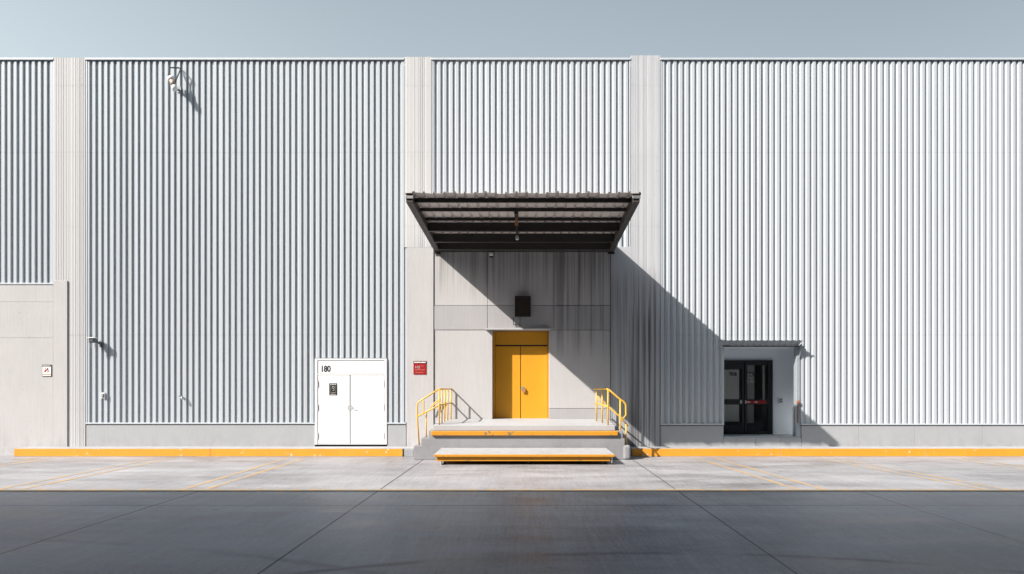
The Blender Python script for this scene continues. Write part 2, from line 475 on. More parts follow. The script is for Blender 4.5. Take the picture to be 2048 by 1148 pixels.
# ------------------------------------------------------------------ the warehouse
wh = thing('warehouse', 'long warehouse front of white ribbed metal cladding with concrete piers, canopy and doors', 'warehouse', (0, 0, 0))
TOP = Z(117)
PITCH, RW, SL, VW, RD = 0.1835, 0.080, 0.010, 0.070, 0.046
rng = random.Random(3)
ribs = {}
def rib_jit(i):
    if i not in ribs:
        k_ = 3.0 if rng.random() < 0.05 else 1.0
        ribs[i] = (rng.uniform(-0.004, 0.004)*k_, rng.uniform(-0.004, 0.003), rng.uniform(-0.003, 0.003))
    return ribs[i]
def profile(x0, x1):
    """(x, d) outline of the ribbed sheet from x0 to x1"""
    pts = []
    i = int(math.floor(x0 / PITCH)) - 1
    while i * PITCH < x1 + PITCH:
        jx, jd, jw = rib_jit(i)
        b = i * PITCH + jx
        pts += [(b, jd), (b+RW+jw, jd*0.6), (b+RW+SL+jw, -RD), (b+RW+SL+jw+0.001, -RD-0.025), (b+RW+SL+jw+0.009, -RD-0.025), (b+RW+SL+jw+0.010, -RD), (b+RW+SL+VW*0.46, -RD+0.004), (b+RW+SL+VW*0.54, -RD+0.004), (b+RW+SL+VW, -RD)]
        i += 1
    out = []
    for (xa, da), (xb, db) in zip(pts, pts[1:]):
        if xb <= x0 or xa >= x1: continue
        if xa < x0:
            da = da + (db-da)*(x0-xa)/(xb-xa); xa = x0
        if not out: out.append((xa, da))
        if xb > x1:
            db = da + (db-da)*(x1-xa)/(xb-xa); xb = x1
        out.append((xb, db))
    return out
def ribbed(m, x0, x1, z0, z1):
    pr = profile(x0, x1); n = len(pr)
    m.add([(x_, -d_, z0) for x_, d_ in pr] + [(x_, -d_, z1) for x_, d_ in pr], [(i, i+1, n+i+1, n+i) for i in range(n-1)])
def cladding(spans, lab=None):
    m = MB()
    for s in spans: ribbed(m, *s)
    o = m.build('cladding', M['clad'], wh)
    # recalc of an open sheet can flip: it is two-sided anyway
    return o
def cap(x0, x1, parent):
    m = MB(); m.box(x0, x1, -0.25, 0.035, TOP-0.035, TOP+0.012)
    m.box(x0, x1, 0.022, 0.040, TOP-0.052, TOP-0.0352)
    m.build('top_flashing', M['trim'], parent, bevel=0.004)
def foot(x0, x1, z, parent):
    m = MB(); m.box(x0, x1, -0.06, 0.030, z-0.045, z)
    m.box(x0, x1, -0.06, 0.012, z-0.072, z-0.0452, 1)
    m.build('base_trim', [M['trim'], M['trimdark']], parent, bevel=0.003)
def edge(xc, z0, z1, parent):
    m = MB(); m.box(xc-0.02, xc+0.02, -0.06, 0.012, z0, z1)
    m.build('corner_trim', M['trim'], parent, bevel=0.003)

zA = Z(566); zB = Z(845); zP = Z(892)
a = cladding([(-27, X(108)-0.02, zA, TOP-0.03)])
cap(-27, X(108.5), a); foot(-27, X(108.5), zA, a); edge(X(108)-0.0, zA+0.002, TOP-0.055, a)
xb0, xb1 = X(172), X(812)
wd0, wd1, wdz = X(630), X(774), Z(716)
bB = cladding([(xb0+0.04, wd0, zB, TOP-0.03), (wd0, wd1, wdz, TOP-0.03), (wd1, X(808), zB, TOP-0.03), (X(808), xb1-0.02, zB, Z(495))])
cap(X(171), X(809), bB); foot(xb0, wd0-0.002, zB, bB); foot(wd1+0.002, xb1, zB, bB)
edge(xb0+0.02, zB+0.002, TOP-0.055, bB); edge(xb1, zB+0.002, Z(497), bB)
c = cladding([(X(863), X(1261), Z(494), TOP-0.03)])
cap(X(862.5), X(1262), c)
edge(X(863)+0.02, Z(499), TOP-0.055, c); edge(X(1261)-0.02, Z(499), TOP-0.055, c)
gd0, gd1, gdz = X(1448), X(1592), Z(692)
dz = Z(847)
d = cladding([(X(1321), gd0, dz, TOP-0.03), (gd0, gd1, gdz, TOP-0.03), (gd1, 26, dz, TOP-0.03)])
cap(X(1320), 26, d); foot(X(1320.5), gd0-0.002, dz, d); foot(X(1602), 26, dz, d)
edge(X(1321)+0.02, dz+0.002, TOP-0.055, d)

def pilaster(x0, x1, z0, z1, d0, mat):
    r = random.Random(int(x0*100))
    m = MB(); pts = []; xx = x0
    pts.append((x0, -0.06)); pts.append((x0, d0))
    while xx < x1 - 0.08:
        wd = r.uniform(0.04, 0.085); dd = d0 + r.uniform(0.0, 0.007)
        pts += [(xx+0.006, dd), (xx+wd-0.006, dd + r.uniform(-0.003, 0.003))]
        if r.random() < 0.45: pts += [(xx+wd-0.003, d0-0.007), (xx+wd+0.003, d0-0.007)]
        xx += wd
    pts += [(x1, d0), (x1, -0.06)]
    zs = [z0] + [q for q in (Z(818), Z(671), Z(453), Z(313), Z(172)) if z0+0.3 < q < z1-0.3] + [z1]
    for za, zb in zip(zs, zs[1:]):            # stacked sheets with a hairline lap
        n = len(pts); g_ = 0.0018
        vs = [(x_, -d_, za+g_) for x_, d_ in pts] + [(x_, -d_, zb-g_) for x_, d_ in pts]
        m.add(vs, [(i, i+1, n+i+1, n+i) for i in range(n-1)])
    m.box(x0+0.01, x1-0.01, -0.06, d0-0.012, z0, z1-0.002)
    m.box(x0, x1, -0.2, -0.062, z1-0.06, z1)
    return m.build('pilaster', mat, wh)
pilaster(X(108.6), X(171.2), Z(893), Z(116), 0.022, M['pil'])
pilaster(X(809.2), X(862.6), Z(495), Z(114.5), 0.022, M['pil'])
pilaster(X(1262.2), X(1320), 0.1, Z(111.5), 0.022, M['pilstainshade'])

def slab(name, x0, x1, z0, z1, d1, mat, d0=-0.10, bev=0.006, parent=None):
    m = MB(); m.box(x0, x1, d0, d1, z0, z1)
    return m.build(name, mat, parent or wh, bevel=bev)
G = 0.011
# left concrete wall
slab('concrete_panel', -27, X(108.4), -0.05, Z(676)-0.003, 0.045, M['conc'])
slab('concrete_panel', -27, X(108.4), Z(676)+0.002, Z(604)-0.002, 0.045, M['conc'])
slab('concrete_panel', -27, X(108.4), Z(604)+0.001, zA-0.075, 0.046, M['conc'])
slab('concrete_panel', X(108.4)+G, X(137), -0.05, Z(562), 0.060, M['conc'])
# plinths
slab('plinth', xb0, wd0-0.004, 0.1, zB-0.074, 0.004, M['plinth'])
slab('plinth', wd1+0.004, xb1, 0.1, zB-0.074, 0.004, M['plinth'])
slab('plinth', X(1321), gd0-0.03, 0.1, dz-0.074, 0.004, M['plinth'])
xx = X(1603)
for nx in (X(1718), X(1830), X(1965), 22.0, 26.0):
    slab('plinth', xx+0.003, nx-0.003, 0.1, dz-0.074, 0.004, M['plinth']); xx = nx
# concrete bay round the yellow door
slab('concrete_panel', X(812)+0.022, X(868)-G, 0.1, Z(495)-0.004, 0.030, M['conc'])
r0, r1, r2, r3 = Z(496), Z(611), Z(660), 0.8
c0, c1, c2, c3 = X(868), X(975), X(1108), X(1221)
dl, dr = X(985), X(1098)
T = -0.5
for q0, q1, za, zb, dd in ((c0, c1, r1, r0, 0.0), (c1, c2, r1, r0, 0.018), (c2, c3, r1, r0, 0.002),
                          (c0, c1, r2, r1, 0.010), (c1, c2, r2, r1, 0.010), (c2, c3, r2, r1, 0.012),
                          (c0, dl-0.001, r3, r2, -0.004), (dr+0.001, c3, Z(817), r2, -0.002), (dr+0.001, c3, r3, Z(817), 0.008)):
    slab('concrete_panel', q0+G/2, q1-G/2, za+G/2, zb-G/2, dd, M['concband'] if za == r2 or zb == Z(817) else M['concstain'], d0=T)
slab('concrete_panel', c3+G, X(1262), 0.1, Z(494), 0.026, M['pilstainshade'], d0=-0.2)
m = MB(); m.box(X(971), X(1101), -0.02, 0.145, Z(660), Z(657.5))
m.build('door_lintel', M['conc'], wh, bevel=0.004)

# roof and back of the building
m = MB(); m.box(-27, 26, -30, -0.26, TOP-0.30, TOP-0.10); m.build('roof', M['trim'], wh)
m = MB()
m.box(-27.2, -27.002, -30, 0.0, 0, TOP-0.02); m.box(26.002, 26.2, -30, 0.0, 0, TOP-0.02); m.box(-27.2, 26.2, -30.2, -30.002, 0, TOP-0.02)
m.build('end_wall', M['clad'], wh)

# --- white double door
m = MB()
fz0, fz1 = Z(889), Z(717)
m.box(wd0, X(635.5), -0.04, 0.026, fz0, fz1); m.box(X(769), wd1, -0.04, 0.026, fz0, fz1)
m.box(X(635.5)+0.001, X(769)-0.001, -0.04, 0.026, Z(721), fz1)
m.box(X(635.5)+0.001, X(769)-0.001, -0.04, 0.020, Z(750), Z(747))
m.box(X(635.5)+0.001, X(769)-0.001, -0.04, 0.020, fz0, Z(887.2))
fr = m.build('white_door', M['whitetrim'], wh, bevel=0.005)
fr['label'] = 'white double door with number panel above'
slab('door_backing', X(636), X(768.5), Z(887), Z(722), -0.03, M['gap'], parent=fr, bev=0)
slab('transom_panel', X(636.4), X(768.2), Z(746.6), Z(721.8), 0.010, M['white'], d0=-0.025, parent=fr)
l1 = slab('door_leaf', X(636.6), X(699.6), Z(886.6), Z(750.6), 0.012, M['white'], d0=-0.025, parent=fr)
l2 = slab('door_leaf', X(701.4), X(768.2), Z(886.6), Z(750.6), 0.012, M['white'], d0=-0.025, parent=fr)
for py in (768, 815, 872):
    for px in (636, 768.6):
        m = MB(); m.tube([P(px, py-6, 0.026), P(px, py+6, 0.026)], 0.010, 8); m.build('hinge', M['pole'], fr)
m = MB()
m.box(X(696.2), X(697.6), 0.010, 0.02, Z(820), Z(811)); m.box(X(702.6), X(704.4), 0.010, 0.02, Z(821), Z(810))
m.tube([P(703.5, 815, 0.03), P(703.5, 815, 0.08), P(708, 815.5, 0.08)], 0.010, 8)
m.tube([P(696.8, 819.5, 0.03), P(696.8, 819.5, 0.045)], 0.012, 8)
m.build('door_handle', M['pole'], fr, bevel=0.002)
lettering('180', 0.255, P(641.0, 743.2, 0.0125), M['ink'], fr, 'door_number', sx=0.80, bold=0.009)

# --- yellow double door in its reveal
dd = -0.43
m = MB()
kx = lambda px: X(px, dd)
m.box(dl-0.0, kx(990.5), -0.5, dd+0.05, Z(838, dd), Z(660)); m.box(kx(1095), dr, -0.5, dd+0.05, Z(838, dd), Z(660))
m.box(kx(990.5)+0.001, kx(1095)-0.001, -0.5, dd+0.05, Z(663.5, dd), Z(660))
m.box(kx(990.5)+0.001, kx(1095)-0.001, -0.5, dd+0.02, Z(692, dd), Z(690, dd), 1)
m.box(kx(990.5)+0.001, kx(1095)-0.001, -0.5, dd-0.04, Z(838, dd), Z(663.5, dd), 1)
ydoor = m.build('yellow_door', [M['doory'], M['gap']], wh, bevel=0.004)
ydoor['label'] = 'yellow double door with padlock'
slab('transom_panel', kx(991), kx(1094.5), Z(689.4, dd), Z(664.2, dd), dd+0.03, M['doory'], d0=dd-0.03, parent=ydoor)
slab('door_leaf', kx(991), kx(1040.6), Z(837.4, dd), Z(692.4, dd), dd+0.01, M['doory'], d0=dd-0.03, parent=ydoor)
slab('door_leaf', kx(1042), kx(1094.5), Z(837.4, dd), Z(692.4, dd), dd+0.01, M['doory'], d0=dd-0.03, parent=ydoor)
m = MB()
m.box(kx(1042.6), kx(1047.4), dd+0.008, dd+0.030, Z(780, dd), Z(773, dd))
m.box(kx(1045), kx(1051), dd+0.032, dd+0.07, Z(785, dd), Z(777.5, dd), 1)
q = lambda px, py, e: P(px, py, dd+e)
m.tube([q(1046.2, 778, 0.05), q(1046.2, 775.5, 0.05), q(1047.6, 774.4, 0.05), q(1049.4, 775.5, 0.05), q(1049.4, 778, 0.05)], 0.008, 6)
m.build('padlock', [M['galv'], M['copper']], ydoor, bevel=0.003)

# --- canopy
CP = 4.72                                     # projection
def cz(dv): return 6.33 + 0.19 * dv / CP    # underside of the sheet
cx0w, cx1w = -2.80, 2.52
can = MB()
pr = []                                       # sheet profile along x: flat pans with upstand ribs
xx = -2.86; xe = 2.61; rp = 0.238
while xx < xe:
    pr += [(xx, 0.0), (xx+rp*0.70, 0.0), (xx+rp*0.76, 0.032), (xx+rp*0.93, 0.032), (xx+rp*0.99, 0.0)]
    xx += rp
pr = [(min(px_, xe), h_) for px_, h_ in pr] + [(xe, 0.0)]
n = len(pr)
rr_ = random.Random(5)
front = [CP+0.03+rr_.uniform(-0.02, 0.02) for _ in pr]
rows = [0.03, 1.0, 2.0, 3.0, 4.0, None]
vs = []
for t in (0.0, 0.004):
    for row in rows:
        for i, (px_, h_) in enumerate(pr):
            dv = front[i] if row is None else row
            sag = 0.012*math.sin(i*0.37)*(dv/CP)**2
            vs.append((px_, -dv, cz(dv)+h_+t+sag))
R_ = len(rows); fs = []
for li in range(2):
    o = li*R_*n
    for r_i in range(R_-1):
        for i in range(n-1):
            f = (o+r_i*n+i, o+r_i*n+i+1, o+(r_i+1)*n+i+1, o+(r_i+1)*n+i)
            fs.append(f if li else f[::-1])
o2 = R_*n; e = (R_-1)*n
for i in range(n-1):
    fs.append((e+i, e+i+1, o2+e+i+1, o2+e+i)); fs.append((i+1, i, o2+i, o2+i+1))
can.add(vs, fs)
canopy = can.build('canopy', M['roofsheet'], wh)
canopy['label'] = 'dark steel canopy of ribbed sheet tilting up above the yellow door'
def side_beam(xa, xb):
    m = MB(); h_ = 0.20
    v8 = []
    for zz in (-h_, -0.006):
        v8 += [(xa, -CP+0.02, cz(CP)+zz), (xb, -CP+0.02, cz(CP)+zz), (xb, -0.031, cz(0)+zz), (xa, -0.031, cz(0)+zz)]
    m.hexa(v8)
    m.box(xa-0.015, xb+0.015, CP-0.02+0.001, CP+0.012, cz(CP)-0.12, cz(CP)-0.05, 1)
    m.build('side_beam', [M['beam'], M['galv']], canopy, bevel=0.008)
side_beam(-2.84, -2.68); side_beam(2.42, 2.58)
def purlin(dv, wdt, hgt, mat, name='purlin'):
    m = MB(); zt = cz(dv) - 0.008
    m.box(-2.679, 2.419, dv-wdt/2, dv+wdt/2, zt-hgt, zt)
    m.build(name, mat, canopy, bevel=0.004)
purlin(4.40, 0.06, 0.10, M['steel']); purlin(3.66, 0.05, 0.08, M['steel']); purlin(2.86, 0.05, 0.08, M['steel'])
purlin(2.36, 0.12, 0.22, M['steel'], 'cross_beam'); purlin(1.28, 0.12, 0.23, M['steel'], 'cross_beam'); purlin(0.40, 0.12, 0.22, M['steel'], 'cross_beam')
m = MB(); m.tube([(-2.66, -0.10, 6.13), (2.40, -0.10, 6.13)], 0.028, 8)
m.tube([(-1.0, -0.10, 6.13), (-1.0, -0.30, 6.20)], 0.01, 6)
m.build('conduit', M['beam'], canopy)
for xa in (-2.84, 2.42):
    m = MB(); m.box(xa-0.02, xa+0.18, 0.030, 0.05, 6.06, 6.13); m.build('wall_plate', M['steel'], canopy, bevel=0.004)

# --- glazed entrance in its recess
RDp = 1.5
zf, zc = 0.50, 3.262
rx0, rx1 = 5.70, 9.0
m = MB()
m.box(rx0, rx1, -RDp-0.1, -RDp, zf-0.1, zc+0.1)                       # back wall
m.box(rx0-0.1, rx0, -RDp, -0.062, zf-0.1, zc+0.1); m.box(rx1, rx1+0.1, -RDp, -0.062, zf-0.1, zc+0.1)
m.box(rx0, rx1, -RDp, -0.062, zc, zc+0.1)
m.box(rx0, gd0-0.001, -0.26, -0.062, zf, zc); m.box(X(1600)+0.001, rx1, -0.26, -0.062, zf, zc)
rec = m.build('entrance_recess', M['grey'], wh)
rec['label'] = 'recessed entrance with pale grey walls'
m = MB(); m.box(rx0, rx1, -RDp, -0.24, zf-0.1, zf); m.build('recess_floor', M['walk'], rec)
m = MB(); ts = [gd0-0.028, X(1472), X(1511), X(1561), X(1602.6)]
for a_, b_ in zip(ts, ts[1:]): m.box(a_+0.003, b_-0.003, -0.238, 0.014, 0.1, Z(875.5))
m.build('entrance_step', M['plinth'], rec, bevel=0.005)
m = MB(); m.box(gd0, X(1601), -0.24, 0.004, Z(875.5)+0.001, Z(872.8)); m.build('threshold', M['greymetal'], rec, bevel=0.003)
m = MB(); m.box(gd0-0.05, gd0, -0.06, 0.014, dz-0.04, gdz); m.box(gd0-0.05, X(1602), -0.06, 0.014, gdz-0.001, gdz+0.05)
m.build('opening_trim', M['trim'], rec, bevel=0.003)
m = MB(); m.box(X(1592.5), X(1599.5), -0.2, 0.018, Z(872.7), zc)
m.build('corner_post', M['greymetal'], rec, bevel=0.006)
# hood over the opening: a short ribbed sheet tilting up
hd = 0.36
m = MB(); pr = []; xx = X(1441, hd); xe = X(1606, hd)
while xx < xe:
    pr += [(xx, 0), (xx+0.085, 0), (xx+0.095, 0.014), (xx+0.172, 0.014)]; xx += PITCH
pr = [(min(a_, xe), b_) for a_, b_ in pr]; n = len(pr)
zw, zl = gdz+0.01, Z(681, hd)
vs = []
for t in (0, 0.004):
    vs += [(a_, -0.02, zw+b_+t) for a_, b_ in pr] + [(a_, -hd, zl+b_+t) for a_, b_ in pr]
fs = [(i, i+1, n+i+1, n+i) for i in range(n-1)] + [(2*n+i, 2*n+i+1, 3*n+i+1, 3*n+i) for i in range(n-1)] + [(n+i, n+i+1, 3*n+i+1, 3*n+i) for i in range(n-1)]
m.add(vs, fs)
hood = m.build('entrance_hood', M['greymetal'], rec)
hood['label'] = 'short ribbed hood over the glazed entrance'
m = MB(); m.box(X(1446), X(1606), 0.0145, 0.06, gdz-0.03, gdz+0.006); m.build('hood_ledger', M['trimdark'], hood, bevel=0.003)
m = MB(); bx = X(1597)
m.add([(bx, -0.02, gdz), (bx, -0.20, gdz+0.06), (bx, -0.02, gdz-0.40), (bx+0.03, -0.02, gdz), (bx+0.03, -0.20, gdz+0.06), (bx+0.03, -0.02, gdz-0.40)],
      [(0,1,2), (5,4,3), (0,3,4,1), (1,4,5,2), (2,5,3,0)])
m.build('bracket', M['greymetal'], hood)

# glazed double door on the back wall of the recess
gdd = -RDp
gx = lambda px: X(px, gdd); gz = lambda py: Z(py, gdd)
gl, gm, gr = gx(1430), gx(1487.5), gx(1543.5)
zt, zb = gz(720.5), zf
m = MB(); F = 0.06
m.box(gl, gl+F, gdd+0.001, gdd+0.10, zb, zt); m.box(gr-F*1.1, gr, gdd+0.001, gdd+0.10, zb, zt); m.box(gl+F, gr-F*1.1, gdd+0.001, gdd+0.10, zt-0.06, zt)
m.box(gl+F, gr-F*1.1, gdd+0.001, gdd+0.012, zb, zt-0.06, 1)
gdoor = m.build('glass_door', [M['black'], M['dark']], rec, bevel=0.004)
gdoor['label'] = 'black framed glass double door with red push bar'
def leafbars(x0, x1, hinge):
    m = MB(); a_ = 0.075
    f0, f1 = gdd+0.03, gdd+0.085
    m.box(x0, x0+a_, f0, f1, zb+0.02, zt-0.065); m.box(x1-a_, x1, f0, f1, zb+0.02, zt-0.065)
    x0 += a_+0.0005; x1 -= a_+0.0005
    m.box(x0, x1, f0, f1, zt-0.065-(0.24 if hinge else 0.10), zt-0.065)
    m.box(x0, x1, f0, f1, gz(809), gz(799))
    m.box(x0, x1, f0, f1, zb+0.02, gz(851) if hinge else gz(862.5))
    m.build('leaf_frame', M['black'], gdoor, bevel=0.004)
    m = MB(); m.box(x0, x1, gdd+0.056, gdd+0.062, zb+0.1, zt-0.15); m.build('glass_pane', M['glass'], gdoor)
leafbars(gl+F+0.004, gm-0.012, True); leafbars(gm+0.012, gr-F*1.1-0.004, False)
def blind(x0, x1, z0, z1, mat):
    m = MB(); nsl = max(2, int((x1-x0)/0.085)); sw = (x1-x0)/nsl
    for i in range(nsl):
        m.add([(x0+i*sw+0.002, -(gdd+0.024), z0), (x0+(i+1)*sw-0.002, -(gdd+0.036), z0), (x0+(i+1)*sw-0.002, -(gdd+0.036), z1), (x0+i*sw+0.002, -(gdd+0.024), z1)], [(0,1,2,3)])
    m.build('blind', mat, gdoor)
blind(gl+F+0.08, gx(1477.5), gz(799), gz(738), M['blind']); blind(gl+F+0.08, gx(1477.5), gz(843), gz(808), M['blind'])
blind(gm+0.1, gx(1508), gz(799), gz(728), M['blind2']); blind(gm+0.1, gx(1507), gz(846), gz(808), M['blind2'])
blind(gx(1512), gx(1530), gz(799), gz(729), M['dark'])
m = MB(); m.box(gx(1490.5), gx(1530), gdd+0.086, gdd+0.12, gz(807), gz(801)); bar = m.build('push_bar', M['red'], gdoor, bevel=0.006)
for qa, qb in ((1491.5, 1498), (1507, 1513)):
    m = MB(); small_print(m, gx(qa), gx(qb), gz(805.4), 0.05, gdd+0.1205, int(qa)); m.build('small_print', M['inkpale'], gdoor)
lettering('701B', 0.155, (gx(1457), -(gdd+0.0635), gz(751.5)), M['ink'], gdoor, 'door_lettering', sx=0.78, bold=0.004)
m = MB(); m.box(gx(1490.5), gx(1506.5), gdd+0.063, gdd+0.066, gz(752), gz(745)); m.build('number_plate', M['ink'], gdoor)
lettering('2010', 0.10, (gx(1491.3), -(gdd+0.067), gz(751.2)), M['blind'], gdoor, 'plate_lettering', sx=1.0)
m = MB()
for pts in (((1493, 757), (1497, 754), (1502, 757), (1505, 754)), ((1492, 764), (1495, 760), (1497, 764), (1494, 766)), ((1499, 766), (1501, 760), (1503, 766)), ((1504, 760), (1506, 763), (1504, 766))):
    m.tube([(gx(a_), -(gdd+0.065), gz(b_)) for a_, b_ in pts], 0.007, 6)
m.build('sticker', M['blind'], gdoor)
for a_, b_ in ((gx(1478.5), gx(1482)), (gx(1487.5)+0.02, gx(1491))):
    m = MB(); m.box(a_, b_, gdd+0.086, gdd+0.10, gz(807), gz(800.5)); m.build('lock', M['bluegrey'], gdoor, bevel=0.003)

# ------------------------------------------------------------------ things on the wall
# bulkhead lamp on a bent bracket, high on the left bay
wl = thing('wall_lamp', 'white and brown lamp on a bent rod bracket high on the ribbed wall', 'lamp', P(360, 160, 0))
hv = 0.62
pc = lambda px, py, dv: P(px, py, dv)
m = MB()
a0, a1 = pc(342, 155, 0.28), pc(350.5, 180, 0.34)
ax = (a1-a0)
m.tube([a0-ax*0.05, a0, a0+ax*0.12, a0+ax*0.22], [0.04, 0.098, 0.105, 0.085], 16)
m.build('lamp_cap', M['bluegrey'], wl, smooth=True)
m = MB(); m.tube([a0+ax*0.2, a0+ax*0.68], [0.078, 0.066], 16)
for k in range(4):
    ang = k*1.57
m.build('lamp_glass', M['lampbrown'], wl, smooth=True)
m = MB(); m.tube([a0+ax*0.66, a0+ax*0.72, a0+ax*0.98, a0+ax*1.0], [0.062, 0.080, 0.074, 0.05], 16); m.build('lamp_base', M['bluegrey'], wl, smooth=True)
m = MB()
m.tube([pc(360.5, 136.5, 0.0), pc(356, 135.6, 0.22), pc(341, 135.2, 0.30), pc(337.3, 139, 0.33), pc(336.5, 152, 0.33)], 0.019, 8)
m.tube([pc(361.5, 137, 0.0), pc(352, 160, 0.25), pc(350, 166, 0.32)], 0.018, 8)
m.tube([pc(358, 180, -0.03), pc(355, 179, 0.15), pc(350, 177, 0.34)], 0.030, 8)
m.build('bracket', M['trimdark'], wl)
m = MB(); c_ = pc(358.5, 179.5, 0.0); m.box(c_.x-0.06, c_.x+0.06, -0.0, 0.025, c_.z-0.09, c_.z+0.09); m.build('wall_plate', M['greymetal'], wl, bevel=0.004)

# camera on an arm, low on the left bay
sc = thing('security_camera', 'small dark camera on a short arm low on the ribbed wall', 'camera', P(200, 690, 0))
m = MB(); c_ = P(186, 681, 0.22)
m.box(c_.x-0.085, c_.x+0.075, 0.13, 0.31, c_.z-0.07, c_.z+0.065); m.build('camera_body', M['trimdark'], sc, bevel=0.03, segs=3)
m = MB(); m.box(c_.x-0.10, c_.x+0.09, 0.11, 0.34, c_.z+0.066, c_.z+0.085); m.build('sun_shield', M['signwhite'], sc, bevel=0.008)
m = MB(); m.tube([P(190, 682, 0.15), P(196, 685, 0.09), P(203, 688, -0.02)], [0.035, 0.03, 0.045], 10); m.tube([P(187, 676, 0.2), P(192, 676, 0.15), P(196, 684, 0.09)], 0.012, 6); m.build('arm', M['trimdark'], sc)
m = MB(); m.tube([P(183, 687, 0.22), P(183, 694, 0.22), P(185.5, 695, 0.22)], 0.010, 6); m.tube([P(190, 687, 0.22), P(190, 694, 0.22), P(187.5, 695, 0.22)], 0.010, 6); m.build('hook', M['pole'], sc)
m = MB(); c_ = P(202.5, 688, 0); m.box(c_.x-0.05, c_.x+0.05, -0.01, 0.02, c_.z-0.09, c_.z+0.09); m.build('wall_plate', M['trimdark'], sc, bevel=0.004)

# socket box and tap
def socket(name, label, px, py, dv, w_, h_, parent=None):
    t = thing(name, label, 'outlet', P(px, py, dv))
    c_ = P(px, py, dv)
    m = MB(); m.box(c_.x-w_/2, c_.x+w_/2, dv-0.01, dv+0.05, c_.z-h_/2, c_.z+h_/2); m.build('box', M['bluegrey'], t, bevel=0.008)
    m = MB(); m.box(c_.x-w_*0.30, c_.x+w_*0.30, dv+0.051, dv+0.062, c_.z-h_*0.32, c_.z+h_*0.30); m.build('cover', M['trimdark'], t, bevel=0.003)
    m = MB(); m.box(c_.x-w_*0.12, c_.x+w_*0.14, dv+0.063, dv+0.07, c_.z-h_*0.12, c_.z+h_*0.14); m.build('socket_face', M['bluegrey'], t, bevel=0.002)
    return t
socket('outlet_box', 'small white outlet box on the ribbed wall below the camera', 207.5, 791, 0.0, 0.10, 0.17)
t = thing('water_tap', 'small metal water tap on the ribbed wall left of the white door', 'tap', P(362, 794, 0))
m = MB(); m.tube([P(363, 793, -0.05), P(363, 793.5, 0.10), P(363.2, 796, 0.13), P(363.4, 800, 0.13)], [0.022, 0.022, 0.022, 0.028], 10); m.build('spout', M['galv'], t, smooth=True)
m = MB(); m.tube([P(357, 792, 0.08), P(364, 792.6, 0.08)], 0.013, 8); m.tube([P(360.5, 792.4, 0.08), P(362, 793.4, 0.06)], 0.012, 8); m.build('handle', M['trimdark'], t)

# signs
def sign(name, label, px0, px1, py0, py1, dv, mat):
    c_ = P((px0+px1)/2, py1, dv)
    t = thing(name, label, 'sign', c_)
    return t, lambda px: X(px, dv), lambda py: Z(py, dv)
dv = 0.047
t, sx_, sz_ = sign('notice_sign', 'small framed white notice with a red and brown emblem on the concrete wall', 84.5, 103.5, 729.5, 752.5, dv, None)
m = MB(); m.box(sx_(84.5), sx_(103.8), dv, dv+0.012, sz_(753), sz_(729.3)); m.build('frame', M['beam'], t, bevel=0.003)
m = MB(); m.box(sx_(85.6), sx_(102.6), dv+0.0125, dv+0.016, sz_(751.8), sz_(733.5)); m.build('panel', M['signwhite'], t)
m = MB(); m.box(sx_(85.8), sx_(100.5), dv+0.0125, dv+0.016, sz_(732.4), sz_(730.3)); m.build('header_strip', M['pole'], t)
m = MB()
def blob(m, pts, f0, f1, fx, fz): m.prism([(fx(a_), fz(b_)) for a_, b_ in pts], f0, f1)
blob(m, [(89.2, 744.4), (91.8, 744.6), (93.6, 741.2), (95.8, 740.8), (97.2, 738.2), (96.4, 736.2), (94.6, 736.4), (94, 739), (91.6, 739.4), (90.2, 740.4)], dv+0.0162, dv+0.019, sx_, sz_)
m.build('emblem', M['red'], t)
m = MB()
blob(m, [(94.2, 744.6), (97.2, 744.6), (98.4, 742), (98, 740), (97, 740.2), (96.8, 742.6)], dv+0.0163, dv+0.0195, sx_, sz_)
blob(m, [(90.8, 738.4), (92.6, 738.4), (92.8, 736.8), (91.4, 736.4)], dv+0.0163, dv+0.0195, sx_, sz_)
blob(m, [(95.2, 737.8), (98, 737.8), (98, 736.9), (95.4, 736.1)], dv+0.0191, dv+0.0215, sx_, sz_)
m.build('emblem_detail', M['brown'], t)
m = MB(); m.box(sx_(86), sx_(102.2), dv+0.0162, dv+0.018, sz_(749.6), sz_(748.2)); m.build('caption', M['copper'], t)

dv = 0.031
t, sx_, sz_ = sign('warning_sign', 'square red sign with white header on the concrete pier left of the steps', 827, 853, 722, 749, dv, None)
m = MB(); m.box(sx_(827), sx_(853), dv, dv+0.012, sz_(749), sz_(722)); m.build('panel', M['red'], t, bevel=0.003)
m = MB(); m.box(sx_(827.2), sx_(852.8), dv+0.0125, dv+0.0155, sz_(726.8), sz_(722.2)); m.build('header_strip', M['black'], t)
m = MB(); small_print(m, sx_(828.6), sx_(851.5), sz_(726.0), 0.042, dv+0.0158, 1, 0.2); m.build('header_lettering', M['signwhite'], t)
m = MB()
for pts in (((831, 732), (832.2, 736.6), (833.4, 733), (834.4, 736.8), (835.6, 732.2)), ((839.6, 732.6), (837.4, 732.8), (837.4, 734.6), (839.4, 735.2), (839, 737), (837, 737.2))):
    m.tube([(sx_(a_), -(dv+0.0135), sz_(b_)) for a_, b_ in pts], 0.007, 5)
m.build('lettering', M['inkpale'], t)
m = MB(); small_print(m, sx_(841), sx_(848), sz_(732.6), 0.02, dv+0.0125, 2); m.build('small_print', M['inkpink'], t)
m = MB(); small_print(m, sx_(829.6), sx_(850), sz_(740.4), 0.024, dv+0.0125, 3); m.build('small_print', M['inkpink'], t)
m = MB(); small_print(m, sx_(830), sx_(847), sz_(745.6), 0.022, dv+0.0125, 4)
m.build('small_print', M['inkpink'], t)

